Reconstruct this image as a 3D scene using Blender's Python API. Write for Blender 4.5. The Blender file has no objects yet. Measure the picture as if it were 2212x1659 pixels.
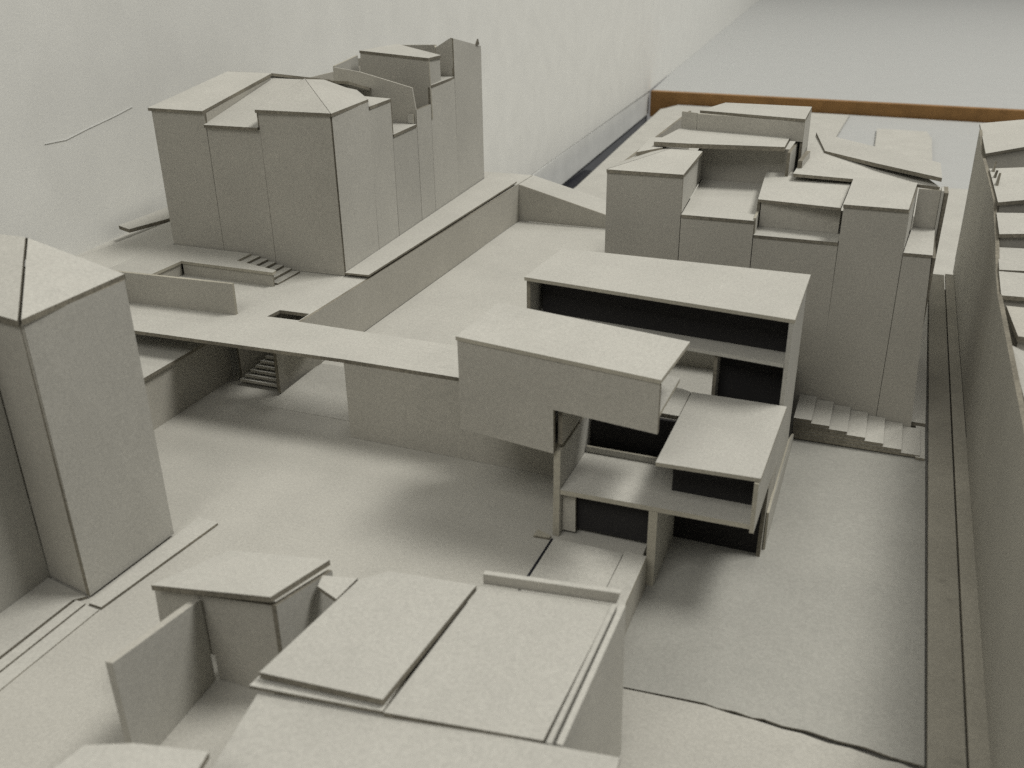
import bpy, bmesh, math, random
from mathutils import Vector, Matrix
from mathutils.geometry import tessellate_polygon
random.seed(7)
S = 0.005                      # one drawing unit is 5 mm: the board model is a bit over a metre long
sc = bpy.context.scene
col = sc.collection

# ------------------------------------------------------------------ camera
cam = bpy.data.cameras.new('camera'); co = bpy.data.objects.new('camera', cam); col.objects.link(co)
RIGHT = Vector((0.93057, 0.36589, -0.01288)); DOWN = Vector((0.14538, -0.40157, -0.90421)); FWD = Vector((-0.33601, 0.83956, -0.42689))
m = Matrix((( RIGHT.x, -DOWN.x, -FWD.x, 0), (RIGHT.y, -DOWN.y, -FWD.y, 0), (RIGHT.z, -DOWN.z, -FWD.z, 0), (0, 0, 0, 1)))
m.translation = Vector((0, 0, 45)) * S
co.matrix_world = m
cam.sensor_width = 36; cam.lens = 36 * 2056.2 / 2212
cam.clip_start = 0.01; cam.clip_end = 60
cam.dof.use_dof = True; cam.dof.focus_distance = 112 * S; cam.dof.aperture_fstop = 21; cam.dof.aperture_blades = 0
sc.camera = co

# ------------------------------------------------------------------ light
w = bpy.data.worlds.new('World'); sc.world = w; w.use_nodes = True
w.node_tree.nodes['Background'].inputs[0].default_value = (1.0, 0.985, 0.95, 1)
w.node_tree.nodes['Background'].inputs[1].default_value = 0.19
def area(name, pos, target, size, size_y, power, color):
    l = bpy.data.lights.new(name, 'AREA'); l.shape = 'RECTANGLE'; l.size = size * S; l.size_y = size_y * S
    l.energy = power; l.color = color
    o = bpy.data.objects.new(name, l); col.objects.link(o)
    p = Vector(pos) * S; o.location = p
    o.rotation_euler = (Vector(target) * S - p).to_track_quat('-Z', 'Y').to_euler()
area('ceiling_lamp', (500, 420, 1150), (-10, 90, 0), 430, 340, 325.0, (1.0, 0.98, 0.925))
area('front_fill', (-88, -190, 330), (-60, 90, 5), 240, 160, 18.5, (1.0, 0.975, 0.92))  # added fill from front left to brighten camera-facing walls, no known fixture
area('far_fill', (250, 1150, 1150), (0, 1000, 0), 500, 300, 105.0, (1.0, 0.98, 0.94))  # added fill that lifts the far wall and high table
sc.view_settings.view_transform = 'Standard'; sc.view_settings.look = 'None'
sc.view_settings.exposure = -0.06; sc.view_settings.gamma = 1
sc.view_settings.use_curve_mapping = False
sc.cycles.use_denoising = False
sc.cycles.max_bounces = 8

# ------------------------------------------------------------------ materials
def board_mat(name, c, var=0.05, fine=0.085, rough=0.92, bump=0.12, stain=0.0):
    m = bpy.data.materials.new(name); m.use_nodes = True
    nt = m.node_tree; N = nt.nodes; L = nt.links; b = N['Principled BSDF']
    b.inputs['Roughness'].default_value = rough; b.inputs['Specular IOR Level'].default_value = 0.18
    tc = N.new('ShaderNodeTexCoord')
    n1 = N.new('ShaderNodeTexNoise'); n1.inputs['Scale'].default_value = 26; n1.inputs['Detail'].default_value = 4
    n2 = N.new('ShaderNodeTexNoise'); n2.inputs['Scale'].default_value = 900; n2.inputs['Detail'].default_value = 3
    n3 = N.new('ShaderNodeTexNoise'); n3.inputs['Scale'].default_value = 330; n3.inputs['Detail'].default_value = 2
    for n in (n1, n2, n3): L.new(tc.outputs['Object'], n.inputs['Vector'])
    def ramp(src, lo, hi, p0=0.3, p1=0.7):
        r = N.new('ShaderNodeMapRange'); r.inputs[1].default_value = p0; r.inputs[2].default_value = p1
        r.inputs[3].default_value = lo; r.inputs[4].default_value = hi; L.new(src, r.inputs[0]); return r.outputs[0]
    def mul(a, bb):
        q = N.new('ShaderNodeMath'); q.operation = 'MULTIPLY'; L.new(a, q.inputs[0]); L.new(bb, q.inputs[1]); return q.outputs[0]
    f = mul(ramp(n1.outputs['Fac'], 1 - var, 1 + var), ramp(n2.outputs['Fac'], 1 - fine, 1 + fine))
    f = mul(f, ramp(n3.outputs['Fac'], 1 - fine * .22, 1 + fine * .22))
    if stain:
        v = N.new('ShaderNodeTexNoise'); v.inputs['Scale'].default_value = 75; v.inputs['Detail'].default_value = 5
        L.new(tc.outputs['Object'], v.inputs['Vector'])
        f = mul(f, ramp(v.outputs['Fac'], 1, 1 - stain, 0.64, 0.74))
    oi = N.new('ShaderNodeObjectInfo'); f = mul(f, ramp(oi.outputs['Random'], 0.95, 1.05, 0, 1))
    vm = N.new('ShaderNodeVectorMath'); vm.operation = 'SCALE'; vm.inputs[0].default_value = c
    L.new(f, vm.inputs['Scale']); L.new(vm.outputs[0], b.inputs['Base Color'])
    bp = N.new('ShaderNodeBump'); bp.inputs['Strength'].default_value = bump; bp.inputs['Distance'].default_value = 0.0004
    L.new(n2.outputs['Fac'], bp.inputs['Height']); L.new(bp.outputs['Normal'], b.inputs['Normal'])
    return m
CARD = board_mat('grey_board', (0.415, 0.406, 0.368), stain=0.03)
CARD_P = board_mat('plaza_board', (0.39, 0.38, 0.342), var=0.06, stain=0.04)
CARD_L = board_mat('darker_grey_board', (0.295, 0.291, 0.264), var=0.06, stain=0.04)  # darker even tone, used on the lower plaza
CARD_D = board_mat('dirty_grey_board', (0.30, 0.285, 0.24), var=0.12, fine=0.1, stain=0.2)
SHADE = board_mat('recess_shade_card', (0.026, 0.025, 0.025))  # near-black colour stands in for the shade inside the recesses
CARD_B = board_mat('grey_board_warm', (0.385, 0.371, 0.328), stain=0.03)
EDGE = board_mat('cut_board_edge', (0.19, 0.175, 0.14), var=0.3, fine=0.25)
PALE = board_mat('pale_board_edge', (0.36, 0.34, 0.28), var=0.15)
WHITE = board_mat('white_wall_paint', (0.735, 0.735, 0.70), var=0.03, fine=0.04, bump=0.1)
SKIRT = board_mat('grey_skirting_paint', (0.66, 0.665, 0.64), var=0.05, fine=0.05, stain=0.15)
TABLE = board_mat('laminate_table_top', (0.385, 0.39, 0.378), var=0.015, fine=0.03, rough=0.6, bump=0.05)
BLACK = board_mat('black_plastic', (0.012, 0.013, 0.018), rough=0.6)
FLOOR = board_mat('dark_floor', (0.16, 0.165, 0.175))
SCRATCH = board_mat('pencil_grey', (0.665, 0.665, 0.64), var=0.03)
WOOD = board_mat('varnished_wood', (0.255, 0.138, 0.05), var=0.15, fine=0.15, rough=0.5)

# ------------------------------------------------------------------ geometry helpers
J = 0.025
def jit(p, j=J): return Vector((p[0] + random.uniform(-j, j), p[1] + random.uniform(-j, j), p[2] + random.uniform(-j * .5, j * .5)))
class Mesh:
    def __init__(s): s.bm = bmesh.new()
    def prism(s, pts, ext, j=J):
        ext = Vector(ext); a = [s.bm.verts.new(jit(p, j)) for p in pts]
        b = [s.bm.verts.new(v.co + ext) for v in a]; n = len(a)
        tri = tessellate_polygon([[v.co for v in a]])
        for t in tri:
            for ring in (a, b):
                try: f = s.bm.faces.new([ring[i] for i in t]); f.material_index = 0
                except ValueError: pass
        for i in range(n):
            f = s.bm.faces.new((a[i], a[(i + 1) % n], b[(i + 1) % n], b[i])); f.material_index = 1
        return s
    def holed(s, outer, hole, z, t):
        rings = [outer, hole]; flat = [Vector((x, y, z)) for r in rings for x, y in r]
        tri = tessellate_polygon([[Vector((x, y, z)) for x, y in r] for r in rings])
        a = [s.bm.verts.new(p) for p in flat]; b = [s.bm.verts.new(p - Vector((0, 0, t))) for p in flat]
        for q in tri:
            for ring in (a, b): s.bm.faces.new([ring[i] for i in q])
        o = 0
        for r in rings:
            n = len(r)
            for i in range(n):
                f = s.bm.faces.new((a[o + i], a[o + (i + 1) % n], b[o + (i + 1) % n], b[o + i])); f.material_index = 1
            o += n
        return s
    def flat(s, pts, z, t=.35, j=J):                      # horizontal board, top at z
        return s.prism([(x, y, z) for x, y in pts], (0, 0, -t), j)
    def rect(s, x0, x1, y0, y1, z, t=.35, j=J): return s.flat([(x0, y0), (x1, y0), (x1, y1), (x0, y1)], z, t, j)
    def sheet(s, pts, t=.35): return s.prism(pts, (0, 0, -t))   # sloping board
    def wx(s, x, y0, y1, z0, z1, t=.35, x1=None):         # board facing +x
        x1 = x if x1 is None else x1
        return s.prism([(x, y0, z0), (x1, y1, z0), (x1, y1, z1), (x, y0, z1)], (-t, 0, 0))
    def wy(s, y, x0, x1, z0, z1, t=.35, y1=None):         # board facing the camera side
        y1 = y if y1 is None else y1
        return s.prism([(x0, y, z0), (x1, y1, z0), (x1, y1, z1), (x0, y, z1)], (0, t, 0))
def emit(M, name, mat, parent=None, edge=None, loc=(0, 0, 0), bev=0.0):
    bm = M.bm; bmesh.ops.recalc_face_normals(bm, faces=bm.faces)
    base = Vector(loc) if parent is None else Vector(parent['_b'])
    for v in bm.verts: v.co = (v.co - base) * S
    me = bpy.data.meshes.new(name); bm.to_mesh(me); bm.free()
    me.materials.append(mat); me.materials.append(edge or mat)
    o = bpy.data.objects.new(name, me); col.objects.link(o)
    if parent: o.parent = parent
    else: o.location = base * S
    return o
def thing(name, label, cat, loc, group=None):
    o = bpy.data.objects.new(name, None); col.objects.link(o); o.empty_display_size = .01
    o.location = Vector(loc) * S; o['_b'] = tuple(float(v) for v in loc)
    o['label'] = label; o['category'] = cat
    if group: o['group'] = group
    return o
def tag(o, label, cat, group=None):
    o['label'] = label; o['category'] = cat
    if group: o['group'] = group
    return o
def struct(name, M, mat, edge=None): o = emit(M, name, mat, None, edge); o['kind'] = 'structure'; return o
def P(name, M, par, mat=None, edge=None): return emit(M, name, mat or CARD, par, edge or EDGE)

# ================================================================== ROOM
wl = [(-80, -60), (-97.5, 110), (-106.9, 286), (-115, 475.2), (-163.6, 1172.7), (-193, 1600), (-300, 3100)]
M = Mesh()
M.prism([(x, y, -25) for x, y in wl] + [(x - 3, y, -25) for x, y in wl[::-1]], (0, 0, 420), 0)
struct('wall', M, WHITE)
for lab, pts, wd in (('scratch', [(87.3, 23.0), (91, 22.8), (95.3, 23.4), (100.3, 23.95), (104.8, 24.6)], .1),):
    M = Mesh(); wxx = lambda y: -97.5 - .0534 * (y - 110) + .06
    if pts[0][0] < 110: wxx = lambda y: -97.5 + (110 - y) * .103 + .06
    M.prism([(wxx(y), y, z) for y, z in pts] + [(wxx(y), y + wd, z - wd) for y, z in pts[::-1]], (.02, 0, 0), 0)
    o = emit(M, 'wall_scratch', SCRATCH); o['kind'] = 'structure'
M = Mesh()
sk = [(-97.2, 110), (-107.0, 290), (-115.6, 476)]
M.prism([(x + .12, y, -25.3) for x, y in sk] + [(x - 3, y, -25.3) for x, y in sk[::-1]], (0, 0, -10.9), 0)
struct('skirting_board', M, SKIRT, SKIRT)
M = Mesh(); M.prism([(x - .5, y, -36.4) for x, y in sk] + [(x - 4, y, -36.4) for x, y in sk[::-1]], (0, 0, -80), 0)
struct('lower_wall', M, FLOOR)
struct('floor', Mesh().rect(-200, 200, -200, 520, -117, 2, 0), FLOOR)
# lower table behind the model, its loose sheets, wooden edge and the higher table
M = Mesh(); M.flat([(-96.5, 150), (-94.6, 296), (-99.2, 367), (-104.2, 456), (-99.5, 470.5), (85, 458), (85, 150)], -30.5, 3, 0)
struct('tabletop', M, TABLE)
M = Mesh(); M.flat([(-94.6, 296), (-99.0, 367), (-103.9, 452), (-98.5, 464), (-20, 461), (-24, 331), (45, 331), (45, 170), (-92, 170)], -29.9, .5, 0)
struct('ground_sheet', M, CARD, EDGE)
M = Mesh(); M.flat([(-6.3, 386), (-7.2, 428), (12.0, 427), (13.8, 412), (13.8, 360), (-6, 360)], -29.4, .45)
tag(emit(M, 'loose_board', CARD, None, EDGE), 'pale loose board with a clipped corner lying before the wooden edge strip', 'board')
M = Mesh(); M.prism([(-113.9, 472.6, -25), (90, 459.3, -25), (90, 459.3, -37), (-113.9, 472.6, -37)], (0, 4, 0), 0)
tag(emit(M, 'table_edge', WOOD), 'brown varnished wooden edge strip running along the far table', 'wooden strip')
M = Mesh(); M.flat([(-113.9, 476.7), (90, 463.4), (320, 463), (900, 3000), (-420, 3000), (-175, 1173)], -25.05, 3, 0)
struct('upper_tabletop', M, TABLE)
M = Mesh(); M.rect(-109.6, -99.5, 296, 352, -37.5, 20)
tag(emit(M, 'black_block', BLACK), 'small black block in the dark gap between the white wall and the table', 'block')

# ================================================================== GROUND OF THE MODEL
M = Mesh(); M.flat([(-112, 8), (-13.9, 8), (-13.9, 62.3), (-13.9, 71), (-45.8, 74), (-45.8, 90), (-66, 90), (-66, 60), (-112, 60)], 0, 3.35)
struct('plaza', M, CARD_P)
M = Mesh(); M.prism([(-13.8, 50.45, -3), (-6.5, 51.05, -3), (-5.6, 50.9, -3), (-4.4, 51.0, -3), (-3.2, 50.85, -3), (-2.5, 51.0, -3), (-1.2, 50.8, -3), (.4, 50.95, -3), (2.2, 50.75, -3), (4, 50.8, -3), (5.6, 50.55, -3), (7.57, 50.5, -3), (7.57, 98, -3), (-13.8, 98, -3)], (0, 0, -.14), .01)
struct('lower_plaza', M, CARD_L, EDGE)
struct('street', Mesh().flat([(-13.8, 8), (7.55, 8), (7.55, 49.9), (6.2, 50.25), (5, 50.15), (3.1, 50.45), (1.7, 50.4), (0, 50.65), (-1.2, 50.6), (-3, 50.75), (-4.6, 50.72), (-6.3, 50.93), (-13.8, 50.4)], -3.06, .4), CARD_P, EDGE)
struct('alley', Mesh().flat([(7.62, 8), (9.95, 8), (10.1, 152.5), (8.0, 152.5)], -2.72, .4), CARD_D, PALE)
struct('alley_path', Mesh().flat([(10.1, 8), (11.36, 8), (11.44, 152.5), (10.25, 152.5)], -2.55, .5), CARD_D, EDGE)
struct('pavement', Mesh().flat([(6.1, 99.1), (7.5, 99.1), (7.9, 152.5), (5.9, 152.5)], -2.45, .5), CARD, EDGE)
struct('base_board', Mesh().flat([(-100, 10), (40, 10), (40, 150), (-100, 150)], -4.2, .8), CARD)
struct('court', Mesh().flat([(-55.15, 81.2), (-45.9, 81.2), (-45.9, 78.2), (-6.0, 78.2), (-6.0, 97.7), (-27.5, 97.7), (-27.5, 142), (-55.15, 142)], 2.6, .35), CARD)
M = Mesh(); M.prism([(-58, 74.5, 0.05), (-45.9, 74.5, .05), (-45.9, 81.2, 2.6), (-55.2, 81.2, 2.6)], (0, 0, -.3))
struct('ramp', M, CARD)
# retaining wall with its cap board between the two plazas
t = thing('retaining_wall', 'low retaining wall capped by a raised strip beside the open corner building', 'wall', (-14.3, 55, -3))
P('wall_face', Mesh().wx(-13.45, 46, 61.9, -3, .1, .3), t, CARD_B)
P('cap_board', Mesh().flat([(-15.3, 46), (-13.35, 46), (-13.43, 61.6), (-15.2, 61.7)], .42, .3), t, CARD, PALE)
t = thing('paving_board', 'square paving board lying in front of the left opening of the corner building', 'board', (-18, 56, 0))
P('board_face', Mesh().flat([(-21.3, 50), (-15.35, 50), (-15.3, 61.5), (-21.15, 61.6)], .3, .28), t, CARD, EDGE)
P('gap_strip', Mesh().flat([(-21.55, 50), (-21.34, 50), (-21.2, 61.55), (-21.34, 61.55)], .27, .25), t, BLACK, BLACK)  # black strip paints the dark gap along the board's left side
tag(emit(Mesh().flat([(-22.9, 61.5), (-21.55, 61.6), (-21.55, 62.0), (-22.9, 62.5)], .2, .18), 'paving_offcut', PALE, None, EDGE), 'tiny offcut at the foot of the left pillar of the corner building', 'board')

# ================================================================== UPPER STREET LEVEL (8.5)
M = Mesh()
M.holed([(-96.5, 84), (-76.5, 77.5), (-76.5, 70.3), (-46, 71.45), (-34, 71.4), (-13.35, 70.7), (-13.35, 75.6), (-14.2, 76.0), (-29.9, 78.1), (-47.6, 78.25),
         (-55.5, 78.45), (-55.5, 142.4), (-55.5, 149.3), (-96.5, 149.3)], [(-59.5, 78.6), (-59.3, 80.7), (-55.62, 80.8), (-55.6, 78.75)], 8.5, .38)
struct('terrace', M, CARD, EDGE)
M = Mesh(); M.sheet([(-55.4, 142.2, 8.5), (-27, 142.2, 1.35), (-27, 149.3, 1.35), (-55.4, 149.3, 8.5)])
struct('ramp_road', M, CARD, PALE)
tag(emit(Mesh().prism([(-55.2, 78.5, 5.2), (-55.2, 81.3, 5.2), (-55.2, 81.3, 2.6), (-55.2, 142.1, 2.6), (-55.2, 142.1, 8.5), (-55.2, 78.5, 8.5)], (-.28, 0, 0), .01), 'court_wall', CARD_B, None, EDGE), 'long grey retaining wall on the left side of the sunken court', 'wall')
M = Mesh(); M.prism([(-55.3, 142.15, 2.6), (-32.0, 142.1, 2.6), (-40.4, 142.1, 4.75), (-55.3, 142.15, 8.5)], (0, .3, 0))
tag(emit(M, 'court_end_wall', CARD_B, None, EDGE), 'wedge shaped wall at the far end of the sunken court', 'wall')
tag(emit(Mesh().wy(71.5, -45.95, -21.5, 0.02, 8.1, .35, y1=71.3), 'terrace_wall', CARD_B, None, EDGE), 'grey retaining wall under the terrace in front of the plaza', 'wall')
tag(emit(Mesh().wx(-45.6, 71.9, 78, .02, 8.1, .3), 'terrace_side_wall', CARD_B, None, EDGE), 'short side wall returning under the terrace beside the bridge', 'wall')
# left wall of the plaza and its platform
t = thing('platform', 'pale platform block under the left end of the bridge with a grey side wall', 'platform', (-68, 70, 0))
P('platform_top', Mesh().flat([(-80, 53), (-65.2, 53), (-65.4, 79.2), (-80, 79.2)], 6.0, .35), t, CARD, EDGE)
P('side_wall', Mesh().wx(-65.5, 53, 79.2, .02, 5.64, .35, x1=-65.7), t, CARD_B)
M = Mesh(); M.prism([(-57.9, 77.2, .3), (-55.0, 81.2, 2.65), (-55.0, 81.2, 7.0), (-57.9, 77.2, 7.0)], (-.5, .1, 0))
tag(emit(M, 'stair_wall', CARD_B, None, EDGE), 'short partition wall beside the tapering stair under the bridge', 'wall')
t = thing('tapering_stair', 'narrow tapering stair rising in the shade under the bridge', 'stair', (-61, 80, 0))
for i in range(9):
    l = -63.8 + i * .52; y = 78.0 + i * .32
    P('step', Mesh().prism([(l, y, .5 * i + .75), (-58.35, y + .05, .5 * i + .75), (-58.35, y + 1.6, .5 * i + .75), (l + .4, y + 1.6, .5 * i + .75)], (0, 0, -.3)), t, CARD, CARD_B)
P('back_panel', Mesh().wy(86.6, -66, -57, .02, 8.1, .3), t, CARD_B)
P('side_panel', Mesh().prism([(-64.2, 79.0, .02), (-60.2, 83.6, .02), (-60.2, 83.6, 8.1), (-64.2, 79.0, 8.1)], (-.3, .1, 0)), t, CARD_B)
# parapet
tag(emit(Mesh().wy(77.0, -78.5, -62.9, 8.5, 12.0, .35, y1=77.85), 'parapet', CARD_B, None, PALE), 'plain grey parapet board standing beside the far tower on the raised street', 'parapet')
# raised pit surround with its stairs
t = thing('raised_pit', 'raised U shaped deck around a sunken pit in front of the tall left block', 'deck', (-74, 86, 8.5))
P('deck_top', Mesh().flat([(-83.3, 76), (-77.0, 76), (-77.0, 86.75), (-64.1, 86.75), (-64.2, 87.6), (-70.8, 89.2), (-70.8, 92.05), (-82.6, 92.05), (-83.4, 91)], 10.3, .33), t, CARD, PALE)
P('inner_face', Mesh().wy(86.95, -77, -64.3, 8.5, 9.93, .2).wx(-77.15, 76, 86.8, 8.5, 9.93, .2), t, CARD_B)
for i in range(6):
    x0 = -70.75 + i * 1.1
    P('step', Mesh().flat([(x0, 88.2 if i < 5 else 87.7), (x0 + 1.06, 88.0 if i < 5 else 87.6), (x0 + 1.06, 92.25), (x0, 92.2)], 10.05 - i * .27, .26), t, CARD, EDGE)
tag(emit(Mesh().flat([(-90, 82), (-83.5, 81.5), (-82.75, 92.1), (-82.9, 104), (-90.3, 104)], 10.24, .33), 'side_deck', CARD, None, EDGE), 'narrow deck board left of the tall left block beyond the tower roof', 'board')
tag(emit(Mesh().flat([(-94.6, 95.9), (-92.0, 94.9), (-90.5, 101), (-90.9, 112), (-94.9, 112)], 10.6, .5), 'kerb_board', CARD, None, EDGE), 'small kerb board with a dark cut end beside the white wall', 'board')
tag(emit(Mesh().flat([(-58.2, 92.75), (-55.15, 92.9), (-55.5, 142), (-61.5, 145.5), (-61.4, 143.7)], 9.05, .22), 'long_kerb', CARD, None, EDGE), 'long pale kerb board along the foot of the tall left block', 'board')

# ================================================================== TALL LEFT BLOCK
t = thing('castle_block', 'tall castle like block with stepped panels and folded roofs beside the white wall', 'building', (-70, 115, 8.5))
fy = lambda x: 92.2 + (x + 82.5) / 24.2 * .78
def front(x0, x1, z0, z1, tt=.35): return Mesh().wy(fy(x0), x0, x1, z0, z1, tt, y1=fy(x1))
sx = lambda y: -58.3 - 3.35 * (y - 93.1) / 51.9
def side(y0, y1, z0, z1, z2=None):
    z2 = z1 if z2 is None else z2
    return Mesh().prism([(sx(y0), y0, z0), (sx(y1), y1, z0), (sx(y1), y1, z2), (sx(y0), y0, z1)], (-.35, 0, 0))
for x0, x1, z1 in ((-82.5, -75.06, 26.75), (-75.02, -67.76, 25.15), (-67.72, -58.45, 27.1)): P('front_panel', front(x0, x1, 8.55, z1), t, CARD_B)
for y0, y1, z1, z2 in ((93.15, 102.3, 27.1, 27.2), (102.36, 108.6, 26.3, 26.3), (108.68, 116.5, 21.9, 21.9), (116.56, 121.6, 24.0, 24.0), (121.66, 131.0, 26.2, 26.2), (131.05, 142.8, 31.7, 29.5)):
    P('side_panel', side(y0, y1, 8.55, z1, z2), t, CARD)
P('leak_filler', Mesh().prism([(-82, 94, 8.55), (-59.2, 94, 8.55), (-62.2, 142, 8.55), (-82, 142, 8.55)], (0, 0, 13)), t, CARD_B)  # solid body added to keep light from leaking through panel seams
P('rear_panel', Mesh().wy(143, -84, -61.9, 8.55, 27, .35), t, CARD_B)
P('left_panel', Mesh().wx(-82.7, 92.8, 143, 8.55, 26, .3), t, CARD_B)
P('roof', Mesh().sheet([(-82.8, 92.0, 27.0), (-75.1, 92.2, 26.95), (-77.3, 109.8, 28.95), (-84.3, 109.8, 28.95)]), t)
P('roof', Mesh().sheet([(-84.3, 109.9, 28.95), (-77.3, 109.9, 28.95), (-78.5, 126, 26), (-86, 126, 26)]), t)
P('roof_step', Mesh().prism([(-75.15, 92.6, 25.2), (-77.4, 109.6, 27.9), (-77.4, 109.6, 28.6), (-75.15, 92.6, 26.6)], (-.3, 0, 0)), t, CARD_B)
P('roof', Mesh().sheet([(-75.1, 92.1, 25.45), (-67.8, 92.3, 25.45), (-70, 110, 28.3), (-77.3, 110, 28.3)]), t)
P('roof', Mesh().sheet([(-77.3, 110.1, 28.3), (-66, 110.1, 28.3), (-67, 126, 24), (-78, 126, 24)]), t)
AP = (-65.9, 100, 29.95)
P('hipped_roof', Mesh().prism([(-67.85, 92.3, 27.45), (-58.25, 92.75, 27.42), AP], (0, 0, -.35)), t)
P('hipped_roof', Mesh().prism([(-58.2, 92.85, 27.4), (-58.9, 102.4, 27.52), (-65.85, 100.02, 29.93)], (0, 0, -.35)), t)
P('hipped_roof', Mesh().prism([(-58.9, 102.45, 27.5), (-66, 112, 27.0), (-65.9, 100.08, 29.9)], (0, 0, -.3)), t)
P('hipped_roof', Mesh().prism([(-67.9, 92.3, 27.4), (-65.98, 100, 29.9), (-69.2, 104.5, 28.8)], (0, 0, -.3)), t)
P('hipped_roof', Mesh().prism([(-66, 100.1, 29.86), (-66.1, 112, 27.0), (-69.6, 110, 28.4), (-69.3, 104.5, 28.8)], (0, 0, -.3)), t)
P('roof_gable', Mesh().prism([(-67.75, 92.7, 25.3), (-69.2, 104.2, 27), (-69.2, 104.2, 28.5), (-67.75, 92.7, 27.1)], (-.2, 0, 0)), t, CARD_B)
P('roof', Mesh().sheet([(-58.85, 102.5, 26.65), (-59.25, 108.7, 26.65), (-63.5, 109.5, 26.65), (-63.5, 104, 26.65)]), t)
P('inner_wall', Mesh().wy(108.9, -66, -59.5, 22, 26.3, .3), t, CARD_B)
P('roof', Mesh().sheet([(-59.2, 108.75, 22.25), (-59.7, 116.3, 22.25), (-71, 116.3, 22.25), (-71, 109.3, 22.25)]), t)
P('inner_wall', Mesh().prism([(-72.1, 116.5, 22), (-59.9, 116.5, 22.0), (-59.9, 116.5, 24), (-60.3, 116.6, 26.85), (-68, 116.5, 28.6), (-72.1, 116.5, 29.1)], (0, .25, 0)), t, CARD_B, CARD_B)
P('chimney', Mesh().prism([(-60.9, 116.1, 22.3), (-60.1, 116.1, 22.3), (-60.1, 116.1, 23.5), (-60.9, 116.1, 23.5)], (0, .25, 0)), t, CARD, PALE)
P('inner_wall', Mesh().prism([(-72.0, 116.9, 22), (-72.0, 123.2, 22), (-72.0, 123.2, 29.9), (-72.0, 116.9, 29.2)], (-.3, 0, 0)), t, CARD, PALE)
P('attic_front', Mesh().prism([(-71.2, 121.7, 22), (-60.05, 121.7, 22), (-60.25, 121.7, 29.8), (-70.7, 121.7, 30.5)], (0, .3, 0)), t, CARD_B, PALE)
P('attic_side', Mesh().prism([(-60.35, 122.02, 26.3), (-60.95, 126.8, 26.3), (-60.95, 126.8, 29.55), (-60.35, 122.02, 29.7)], (-.3, 0, 0)), t, CARD, PALE)
P('attic_roof', Mesh().sheet([(-70.75, 121.6, 30.75), (-60.2, 121.6, 30.05), (-60.8, 126.9, 29.85), (-69.8, 131, 30.75)]), t)
P('roof', Mesh().sheet([(-60.1, 122.02, 26.45), (-60.75, 130.9, 26.45), (-66, 130.9, 26.45), (-66, 122.02, 26.45)]), t)
P('turret_front', Mesh().prism([(-63.5, 131.06, 26), (-60.95, 131.06, 26), (-60.95, 131.06, 31.7), (-61.2, 131.06, 31.75), (-63.6, 131.06, 30.4)], (0, .3, 0)), t, CARD_B, EDGE)
P('inner_wall', Mesh().prism([(-75, 138, 24), (-65.5, 138, 24), (-67, 138, 30.0), (-73.2, 138, 29.8)], (0, .3, 0)), t, CARD_B, PALE)
P('inner_wall', Mesh().prism([(-63.8, 131.4, 26), (-66.3, 138, 26), (-66.9, 138, 29.9), (-63.6, 131.4, 30.4)], (-.3, 0, 0)), t, CARD, PALE)
P('turret_flag', Mesh().prism([(-61.25, 140.3, 29.9), (-61.25, 141.6, 29.8), (-61.25, 141.2, 30.7)], (-.2, 0, 0)), t, EDGE)

# ================================================================== RIGHT BLOCK
t = thing('courtyard_block', 'wide castle like block with an open roof courtyard at the end of the steps', 'building', (-12, 112, -3))
YF = 98.0
for x0, x1, z1 in ((-27.95, -19.8, 22.0), (-19.72, -12.15, 17.75), (-12.08, -3.72, 16.3), (-3.66, 2.4, 20.2)):
    P('front_panel', Mesh().prism([(x0, YF, -3), (x1 + .1 * (x1 > -5), YF, -3), (x1, YF, z1), (x0, YF, z1)], (0, .35, 0)), t, CARD_B)
P('front_panel', Mesh().prism([(2.55, YF, -3), (6.1, YF, -3), (5.1, YF, 15.9), (2.48, YF, 15.9)], (0, .35, 0)), t, CARD_B)
P('leak_filler', Mesh().prism([(-27.2, 98.5, -2.9), (4.9, 98.5, -2.9), (4.9, 113.8, -2.9), (-27.2, 113.8, -2.9)], (0, 0, 18.7)), t, CARD_B)  # unseen filler added behind the front panels against light leaks
P('plinth_wall', Mesh().wy(94.0, -27, -6.2, 2.62, 7, .3), t, CARD_B)
P('tower_side', Mesh().wx(-3.4, 98.4, 110, 16.3, 20.15, .24, x1=-3.2), t, CARD_B)
P('left_panel', Mesh().wx(-27.65, 98.4, 140, 2, 21.8, .3), t, CARD_B)
P('right_panel', Mesh().wx(5.5, 98.4, 118, -3, 15.8, .3), t, CARD_B)
P('tower_roof', Mesh().sheet([(-27.98, 97.85, 22.32), (-19.75, 97.85, 22.32), (-20.15, 110.1, 22.32), (-23.75, 111.0, 22.32)]), t)
P('tower_roof', Mesh().sheet([(-28.05, 98.0, 22.3), (-23.82, 111.0, 22.3), (-25.2, 112, 22.1), (-28.6, 110, 21.2)]), t)
P('tower_side', Mesh().wx(-19.8, 98.42, 114.3, 18.15, 21.95, .35, x1=-20.9), t, CARD, EDGE)
P('courtyard_floor', Mesh().flat([(-19.7, 97.9), (-12.2, 97.9), (-12.9, 114.35), (-20.8, 114.35)], 18.1, .33), t)
P('courtyard_wall', Mesh().wy(114.4, -21.2, -10.7, 16, 22.2, .35), t, CARD_B)
P('canopy', Mesh().flat([(-26, 110.5), (-22, 110.55), (-16, 111.4), (-11.35, 111.95), (-11.5, 123.4), (-24.9, 120)], 22.98, .5), t)
P('canopy', Mesh().flat([(-27.1, 106.9), (-24.9, 110.3), (-25.2, 116.5), (-27.6, 116)], 22.4, .45), t)
P('rear_side', Mesh().wx(-10.65, 112.3, 126, 15, 22.3, .35, x1=-10.3), t, CARD, EDGE)
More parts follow.
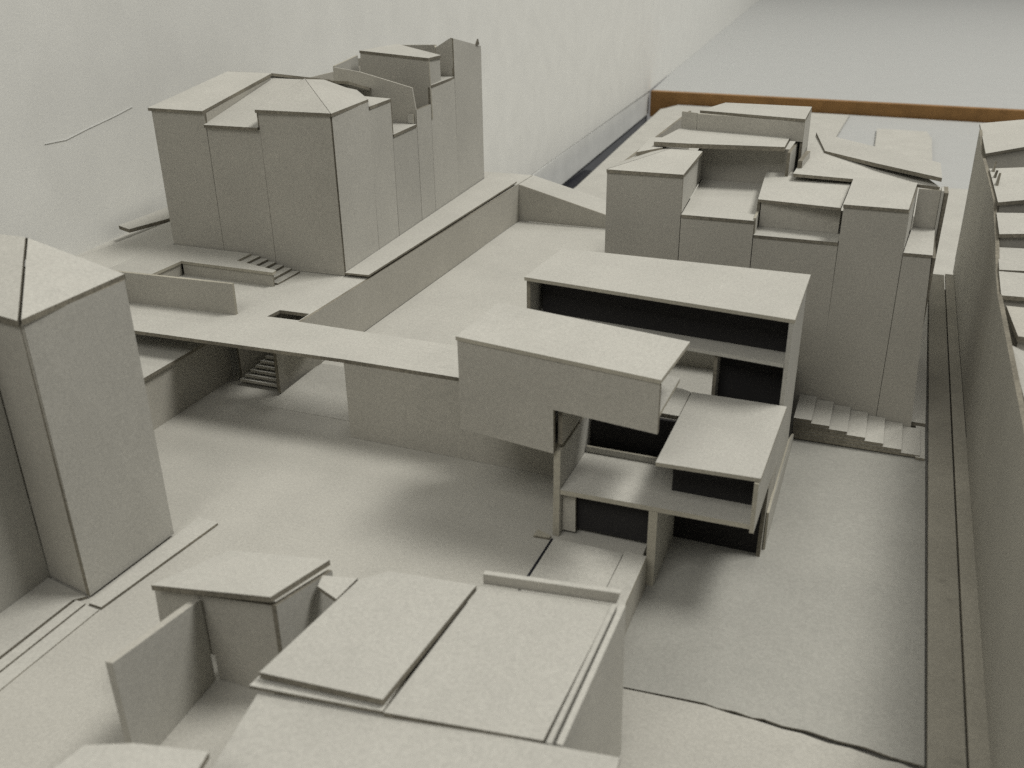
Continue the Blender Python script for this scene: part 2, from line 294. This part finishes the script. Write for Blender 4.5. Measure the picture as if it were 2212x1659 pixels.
P('rear_wall', Mesh().wy(119.3, -22.8, -9.95, 22.6, 24.9, .35, y1=117.4), t, CARD_B, PALE)
P('rear_wall', Mesh().wy(120.2, -24.9, -22.85, 22.6, 24.9, .35, y1=119.4), t, CARD_B, EDGE)
P('rear_roof', Mesh().flat([(-22.6, 119.75), (-9.9, 117.25), (-10.0, 126.3), (-20.7, 126.5)], 25.25, .33), t)
P('rear_side', Mesh().wx(-9.9, 117.7, 126.2, 17, 24.9, .3, x1=-10), t, CARD, EDGE)
P('rear_buttress', Mesh().wx(-9.3, 113.2, 119, 14, 21.3, .5, x1=-9.0), t, CARD, EDGE)
# middle box
P('box_front', Mesh().wy(101.2, -12.0, -4.0, 16.6, 19.3, .35), t, CARD_B)
P('box_roof', Mesh().flat([(-12.35, 100.95), (-4.0, 100.0), (-3.6, 114.3), (-13.4, 115.2)], 19.62, .3), t)
P('box_side', Mesh().wx(-12.1, 101.3, 114.5, 14, 19.25, .3, x1=-12.8), t, CARD_B)
P('ledge', Mesh().flat([(-12.1, 97.9), (-3.72, 97.9), (-3.72, 101.1), (-12.1, 101.1)], 16.62, .3), t)
P('ledge_cheek', Mesh().wx(-12.0, 98.3, 101.1, 16.62, 18.3, .25, x1=-12.15), t, CARD, PALE)
# right tower
P('tower_roof', Mesh().flat([(-3.7, 97.85), (2.3, 97.85), (3.0, 109.6), (-3.45, 110.2)], 20.52, .32), t)
P('tower_side', Mesh().wx(2.45, 98.4, 109.2, 16.3, 20.15, .3, x1=3.15), t, CARD, EDGE)
P('recess_floor', Mesh().flat([(2.5, 97.9), (5.15, 97.9), (5.45, 107.5), (3.2, 107.5)], 16.22, .3), t)
P('recess_wall', Mesh().wy(107.7, 3.2, 5.35, 15, 20.3, .3), t, CARD_B)
P('recess_jamb', Mesh().prism([(5.4, 107.2, 14), (5.62, 107.2, 14), (5.62, 107.2, 20.4), (5.4, 107.2, 20.4)], (0, 2, 0)), t, CARD, CARD)
P('recess_jamb', Mesh().prism([(5.68, 107.6, 12), (6.0, 107.6, 12), (6.1, 107.6, 20.1), (5.68, 107.6, 20.1)], (0, 3, 0)), t, EDGE)
P('great_roof', Mesh().sheet([(-9.9, 110.3, 20.45), (-4.0, 110.4, 20.3), (3.0, 109.75, 20.35), (5.2, 108.5, 20.5), (1.5, 121, 20.4), (-9.7, 133.5, 20.5)]), t)
P('great_roof', Mesh().sheet([(-7.6, 122.5, 20.72), (-1.5, 115.5, 21.1), (5.25, 108.5, 21.45), (5.35, 118.4, 21.0), (1.7, 122, 20.9), (-2.1, 126.2, 20.9), (-9.7, 133.6, 20.9)], .42), t, CARD, EDGE)

# ================================================================== LEFT TOWER
t = thing('corner_tower', 'tall plain tower with a folded pitched roof at the left border', 'building', (-54, 46, 0))
P('front_panel', Mesh().wy(43.1, -56.2, -51.5, .25, 22.3, .35, y1=42.3), t, CARD_B)
P('side_panel', Mesh().prism([(-51.45, 42.3, .25), (-51.05, 51.3, .25), (-51.3, 51.6, 22.3), (-51.45, 42.3, 22.3)], (-.35, 0, 0)), t, CARD)
P('rear_panel', Mesh().wy(51.3, -66, -51.45, .25, 22.3, .3), t, CARD_B)
P('wing_panel', Mesh().wx(-56.25, 20, 43.0, .25, 22, .35), t, CARD)
P('left_panel', Mesh().wx(-66, 43.5, 51, .25, 22.3, .35), t, CARD_B)
P('roof', Mesh().prism([(-51.3, 42.15, 22.68), (-51.55, 51.9, 22.65), (-58.95, 50.7, 25.05)], (0, 0, -.4)), t)
P('roof', Mesh().prism([(-51.6, 52.0, 22.6), (-66, 53, 22.9), (-65, 50.6, 25), (-59.0, 50.75, 25.0)], (0, 0, -.4)), t)
P('roof', Mesh().prism([(-51.55, 42.05, 22.6), (-59.15, 50.65, 25.1), (-67, 50.6, 25.1), (-67, 44.5, 22.6)], (0, 0, -.5)), t)
P('roof', Mesh().prism([(-56.0, 20, 22.4), (-56.0, 42.6, 22.4), (-67, 44.2, 22.5), (-67, 20, 22.4)], (0, 0, -.3)), t)
# plinth strips by the tower
tag(emit(Mesh().flat([(-50.95, 41.6), (-49.7, 41.5), (-48.6, 53.9), (-50.7, 54.1)], .24, .2), 'tower_kerb', CARD, None, EDGE), 'thin pale kerb strip along the foot of the corner tower', 'board')
tag(emit(Mesh().flat([(-51.35, 14), (-50.1, 14), (-49.8, 41.35), (-51.1, 41.45)], .1, .08), 'tower_path', CARD, None, EDGE), 'long thin path strip running from the tower kerb to the left border, outer of the two', 'board')
tag(emit(Mesh().flat([(-52.4, 14), (-51.5, 14), (-51.25, 41.5), (-52.2, 41.6)], .16, .13), 'tower_path', CARD, None, EDGE), 'long thin path strip next to the paving beneath the tower wing, inner of the two', 'board')
tag(emit(Mesh().flat([(-56.2, 14), (-52.6, 14), (-52.35, 41.4), (-51.7, 42.1), (-56.2, 42.9)], .26, .22), 'tower_paving', CARD, None, EDGE), 'wide paving board in the inner corner of the tower', 'board')

# ================================================================== PAVILION AND CORNER BUILDING
t = thing('upper_pavilion', 'long box shaped pavilion jutting over the terrace wall with an open right end', 'building', (-21, 66, 8.2))
p0 = Vector((-29.85, 63.08, 0)); p1 = Vector((-12.92, 60.62, 0))
def on(s, z): q = p0.lerp(p1, s); return (q.x, q.y, z)
sn = (-21.35 + 29.85) / 16.93
P('front_wall', Mesh().prism([on(0, 8.1), on(sn, 8.05), on(sn, 11.9), on(1, 11.95), on(1, 16.0), on(0, 16.0)], (.04, .33, 0)), t, CARD_B, EDGE)
P('roof', Mesh().flat([(-29.95, 63.0), (-12.85, 60.52), (-12.4, 68.15), (-29.65, 71.3)], 16.35, .33), t, CARD, PALE)
P('left_wall', Mesh().wx(-29.5, 63.45, 71.0, 8.1, 15.95, .33), t, CARD_B)
P('floor', Mesh().flat([(-21.2, 62.2), (-13.35, 61.1), (-13.25, 69.6), (-14.2, 69.8), (-21.2, 69.8)], 12.5, .33), t, CARD, PALE)
P('lower_floor', Mesh().flat([(-29.4, 63.5), (-21.4, 62.3), (-21.4, 71.2), (-29.4, 71.2)], 8.45, .3), t, CARD_B)
P('inner_wall', Mesh().wx(-20.9, 62.7, 69.9, 8.5, 12.1, .35), t, CARD_B)
P('rear_wall', Mesh().wy(70.6, -29.3, -20.5, 8.5, 15.95, .3, y1=69.4), t, CARD_B)

t = thing('rear_pavilion', 'long flat roofed pavilion open along its front between the terrace and the courtyard block', 'building', (-17, 82, 2.6))
P('roof', Mesh().flat([(-29.95, 78.3), (-5.35, 75.55), (-5.3, 87.7), (-29.5, 87.9)], 16.35, .33), t, CARD, PALE)
P('left_wall', Mesh().wx(-29.5, 78.6, 87.5, 2.62, 16.0, .35), t, CARD)
P('right_wall', Mesh().prism([(-5.45, 75.65, -3), (-5.45, 87.4, -3), (-5.45, 87.4, 16.0), (-5.45, 75.65, 16.0)], (-.35, 0, 0)), t, CARD, CARD)
P('upper_floor', Mesh().flat([(-29.4, 78.6), (-5.85, 75.95), (-5.85, 87.0), (-29.4, 87.0)], 12.15, .33), t, CARD, CARD)
P('rear_wall', Mesh().wy(87.1, -29.4, -5.85, 11.8, 16.0, .3), t, CARD_B)
P('shade_board', Mesh().wy(80.7, -29.0, -5.85, 12.2, 15.95, .2, y1=78.5), t, SHADE, SHADE)  # near-black board put where the pavilion interior falls into shade
P('ceiling', Mesh().rect(-29.3, -6, 79.5, 86.9, 15.8, .2), t, CARD_B)
P('room_wall', Mesh().wx(-11.5, 76.9, 87, 2.62, 11.8, .3), t, CARD_B)
P('shade_board', Mesh().wy(78.6, -11.45, -5.9, 2.62, 11.75, .3), t, SHADE, SHADE)  # shade of the lower room painted as a board

t = thing('corner_building', 'open fronted two storey building with a flat deck roof in front of the rear pavilion', 'building', (-13, 66, -3))
P('roof', Mesh().flat([(-13.3, 62.4), (-5.5, 62.7), (-5.15, 75.4), (-13.25, 75.5)], 8.56, .33), t, CARD, PALE)
P('left_wall', Mesh().wx(-20.95, 62.35, 70.6, .02, 8.02, .55), t, CARD, PALE)
P('middle_floor', Mesh().flat([(-20.9, 62.4), (-5.85, 62.65), (-5.95, 74.8), (-13.2, 74.8), (-13.2, 69.2), (-20.9, 69.0)], 4.5, .42), t, CARD, PALE)
P('middle_wall', Mesh().wx(-12.95, 62.5, 69.5, -3, 4.05, .7), t, CARD, PALE)
P('left_rear_wall', Mesh().wy(70.3, -20.8, -13.4, 4.5, 8.1, .3), t, SHADE, SHADE)  # rear wall coloured near black to give the bay its shade
P('shade_board', Mesh().wy(63.6, -19.9, -13.7, .32, 4.05, .3), t, SHADE, SHADE)  # board painted as the darkness behind the left opening
P('door_jamb', Mesh().wy(63.0, -20.9, -19.8, .32, 4.05, .3), t, CARD_B)
P('sill', Mesh().wy(69.05, -20.8, -13.4, 4.52, 5.05, .25), t, CARD, PALE)
P('bay_shade_board', Mesh().wy(65.4, -12.5, -5.92, 4.52, 8.15, .2), t, SHADE, SHADE)  # added boards whose dark colour imitates shade under the deck roof
P('bay_shade_board', Mesh().prism([(-12.5, 65.65, 4.52), (-12.5, 70.2, 4.52), (-12.5, 70.2, 8.15), (-12.5, 65.65, 8.15)], (.2, 0, 0)), t, SHADE, SHADE)
P('right_rear_wall', Mesh().wy(70.3, -13.35, -5.95, 4.52, 8.15, .3), t, SHADE, SHADE)  # bay shade put into this wall's colour
P('shade_board', Mesh().wy(70.0, -12.95, -5.85, -3, 4.05, .3), t, SHADE, SHADE)  # dark board in place of shade in the lower right bay
P('inner_rear_wall', Mesh().wx(-13.0, 69.6, 75, -3, 4.05, .3), t, CARD_B)
P('upper_side_wall', Mesh().prism([(-5.55, 62.5, 3.85), (-5.5, 70.6, 3.25), (-5.35, 75.45, 3.25), (-5.35, 75.45, 8.2), (-5.55, 62.5, 8.2)], (-.33, 0, 0)), t, CARD, PALE)
P('side_wall', Mesh().prism([(-5.45, 69.6, -3), (-5.45, 75.6, -3), (-5.45, 75.6, 3.15), (-5.45, 70.7, 3.15)], (-.33, 0, 0)), t, CARD_B, EDGE)
tag(emit(Mesh().prism([(-5.2, 70.8, -3), (-5.2, 91.5, -3), (-5.2, 91.5, -2.2), (-5.3, 87.6, -.9), (-5.3, 76, .1), (-5.2, 71, .6)], (-.2, 0, 0)), 'stair_cheek', CARD, None, PALE), 'low side board between the rear pavilion and the lower plaza', 'wall')

# stairs on the right
t = thing('broad_steps', 'broad flight of seven low steps at the foot of the courtyard block', 'stairs', (0, 94, -3))
for i in range(7):
    zt = -.58 - i * .33
    x0 = -5.45 + i * 1.78
    yb = 97.9
    P('step', Mesh().prism([(-5.45 + .02 * i, 92.0 - .03 * i, zt), (x0 + 1.78, 92.0 - .03 * i, zt), (x0 + 1.78, yb, zt), (-5.45, yb, zt)], (0, 0, -.29), .012), t, CARD, EDGE)
tag(emit(Mesh().flat([(6.6, 91.6), (7.5, 91.6), (7.5, 98.8), (6.6, 98.8)], -2.7, .25), 'landing_board', CARD, None, EDGE), 'small landing board at the lower end of the broad steps', 'board')

# ================================================================== RIGHT HAND ROW
t = thing('row_wall', 'long tall grey wall in shade along the right side of the alley', 'wall', (11.8, 75, -3))
P('near_panel', Mesh().wx(11.78, 8, 97, -3, 13.3, .4), t, CARD_B)
P('far_panel', Mesh().prism([(11.47, 97.1, -3), (11.47, 155.5, -3), (11.47, 157, 18.3), (11.47, 146, 16.9), (11.47, 133, 17.2), (11.47, 118.6, 17.2), (11.47, 115.8, 16.4), (11.47, 109, 15.3), (11.47, 103, 13.6), (11.47, 97.1, 13.0)], (.38, 0, 0)), t, CARD_B)
rows = [('farthest house of the right row with a broad flat roof near the wooden strip', 143, 163, 17.6, 18.2, 5.5),
        ('second farthest house of the right row with a large sloping roof', 116.3, 134, 17.5, 17.5, 3.2),
        ('house in the middle of the right row behind a dark roof edge', 109.0, 115.6, 15.9, 16.5, 1.6),
        ('house just before the middle of the right row, under a thick dark roof edge', 102.9, 108.3, 13.9, 14.7, 0.6),
        ('nearest fully visible house of the right row, with a thin seam behind its roof', 97.0, 102.7, 13.2, 13.8, 0.2)]
for lab, y0, y1, z0, z1, sk_ in rows:
    t = thing('row_house', lab, 'house', (16, (y0 + y1) / 2, -3), 'houses along the alley')
    P('roof', Mesh().sheet([(11.75, y0, z0), (26, y0 + sk_ * 3, z0 + .2), (26, y1 + sk_ * 2, z1 + .2), (11.75, y1, z1)], .4), t, CARD, EDGE)
    P('front_wall', Mesh().wy(y0 + .5, 12.0, 25.5, -3, z0 - .45, .3, y1=y0 + .5 + sk_ * 2.9), t, CARD_B)
    P('end_wall', Mesh().wy(y1 - .8, 11.95, 25.5, -3, z1 - .45, .3, y1=y1 - .8 + sk_ * 2), t, CARD_B)
t = thing('row_annex', 'small dark roofed annex with a torn pale board behind the near alley wall', 'house', (14, 90, 8))
P('roof', Mesh().flat([(12.7, 88.5), (26, 88.5), (26, 96.5), (12.3, 96.5)], 12.4, .5), t, CARD_B)
P('front_wall', Mesh().wy(89, 12.9, 25, -3, 11.8, .3), t, CARD_B)
P('low_roof', Mesh().sheet([(12.3, 72, 12.3), (13.2, 79, 12.2), (13.4, 88.4, 11.2), (12.2, 88.4, 11.6)]), t, CARD)
for y, h, a in ((131.5, 18.7, .5), (128.5, 18.4, -.3), (124, 18.9, .4)):
    tag(emit(Mesh().prism([(11.9, y, 16.5), (11.9, y + 2.2, 16.5), (11.9 + .2, y + .6 + a, h)], (.25, 0, 0)), 'torn_edge', CARD, None, EDGE), {131.5: 'torn board tip on the row wall, farthest of three', 128.5: 'torn board tip on the row wall, middle one of three', 124: 'torn board tip on the row wall, nearest of three'}[y], 'offcut', 'torn board tips on the row wall')

# ================================================================== FOREGROUND HOUSES
t = thing('lean_to_house', 'small foreground house with a thick overhanging roof board and an open front', 'house', (-35, 41, 0))
P('roof', Mesh().sheet([(-40.6, 38.0, 7.2), (-31.2, 38.0, 8.8), (-31.0, 44.25, 7.35), (-39.5, 44.5, 5.9)], .42), t, CARD, EDGE)
P('front_wall', Mesh().prism([(-41.2, 38.6, 2.0), (-36.95, 38.6, 2.0), (-36.95, 38.6, .02), (-31.4, 38.6, .02), (-31.3, 38.6, 7.6), (-36.7, 38.6, 6.9), (-41.0, 38.6, 6.2)], (0, .4, 0)), t, CARD_B)
P('side_wall', Mesh().prism([(-31.15, 38.3, .02), (-31.0, 44.4, .02), (-31.0, 44.4, 6.4), (-31.15, 38.3, 7.9)], (-.35, 0, 0)), t, CARD)
P('step_board', Mesh().flat([(-30.9, 43.1), (-28.6, 43.7), (-28.8, 41.3), (-30.6, 42)], 6.9, .3), t, CARD, EDGE)
M = Mesh(); M.prism([(-36.6, 30.4, .02), (-37.1, 38.4, .02), (-37.1, 38.4, 6.7), (-36.6, 30.4, 8.25)], (-.5, -.03, 0), 0)
tag(emit(M, 'standing_board', CARD, None, CARD_B), 'leaning standing board with a thick dark near edge in front of the lean to house', 'board')
t = thing('left_roof_house', 'foreground house with a raised pale roof board between the lean to and the walled house', 'house', (-25, 38, 0))
P('roof', Mesh().sheet([(-28.6, 32.95, 8.0), (-21.12, 33.5, 8.05), (-20.6, 44.9, 7.55), (-26.6, 44.4, 7.5), (-28.05, 42.9, 7.45)], .42), t, CARD, EDGE)
P('under_board', Mesh().sheet([(-28.95, 32.4, 7.4), (-21.0, 33.2, 7.5), (-21.1, 36, 7.45), (-28.7, 36, 7.4)], .2), t, CARD, EDGE)
P('left_wall', Mesh().wx(-27.9, 33.4, 42.5, .02, 7.0, .3), t, CARD_B)
P('rear_wall', Mesh().wy(44.0, -27.5, -21, .02, 7.0, .3), t, CARD_B)
t = thing('walled_house', 'foreground house with a parapet and a tall side wall beside the lower plaza', 'house', (-16, 39, -3))
P('roof', Mesh().sheet([(-20.95, 33.2, 7.45), (-12.1, 33.8, 8.05), (-11.75, 45.35, 8.2), (-20.45, 45.3, 7.4)], .3), t, CARD, EDGE)
P('parapet', Mesh().prism([(-20.4, 45.5, 7.3), (-11.6, 45.5, 8.15), (-11.4, 45.5, 9.0), (-20.4, 45.5, 8.1)], (0, .4, 0)), t, CARD_B, CARD)
P('side_wall', Mesh().prism([(-10.9, 33.9, -3), (-10.7, 44.85, -3), (-10.85, 44.85, 8.7), (-11.1, 33.9, 8.05)], (-.35, 0, 0)), t, CARD, CARD)
P('side_lining', Mesh().prism([(-11.5, 33.9, 2), (-11.35, 44.9, 2), (-11.4, 44.9, 8.5), (-11.7, 33.9, 7.9)], (-.3, 0, 0)), t, CARD, CARD)
P('rear_wall', Mesh().wy(44.5, -20.2, -11.8, .02, 7.2, .3), t, CARD_B)
t = thing('near_roof_house', 'nearest foreground house, only its wide pale roof showing at the bottom border', 'house', (-18, 28, 0))
P('roof', Mesh().sheet([(-28.5, 32.5, 7.0), (-21.15, 33.5, 7.12), (-12.2, 33.75, 7.9), (-8.2, 34.1, 8.1), (-7, 21, 8.1), (-26.4, 21, 7.0)], .3), t, CARD, EDGE)
P('left_wall', Mesh().prism([(-28.2, 32, .02), (-26.2, 21.5, .02), (-26.2, 21.5, 6.65), (-28.2, 32, 6.65)], (.3, 0, 0)), t, CARD_B)
P('right_wall', Mesh().prism([(-9, 34.4, -3), (-7.6, 21.5, -3), (-7.6, 21.5, 6.65), (-9, 34.4, 6.65)], (-.3, 0, 0)), t, CARD_B)
t = thing('blurred_roof_house', 'blurred low roof at the very bottom left in front of the standing board', 'house', (-31, 22, 0))
P('roof', Mesh().sheet([(-33.5, 18, 9.6), (-32.2, 24.1, 9.8), (-29.9, 24.9, 10), (-28.3, 25.25, 10), (-26.1, 25.7, 10), (-24.5, 18, 10)]), t, CARD, EDGE)
P('rear_wall', Mesh().wy(24.0, -32, -26.5, .02, 8.8, .3, y1=24.9), t, CARD_B)
for o in list(sc.objects):
    if '_b' in o: del o['_b']
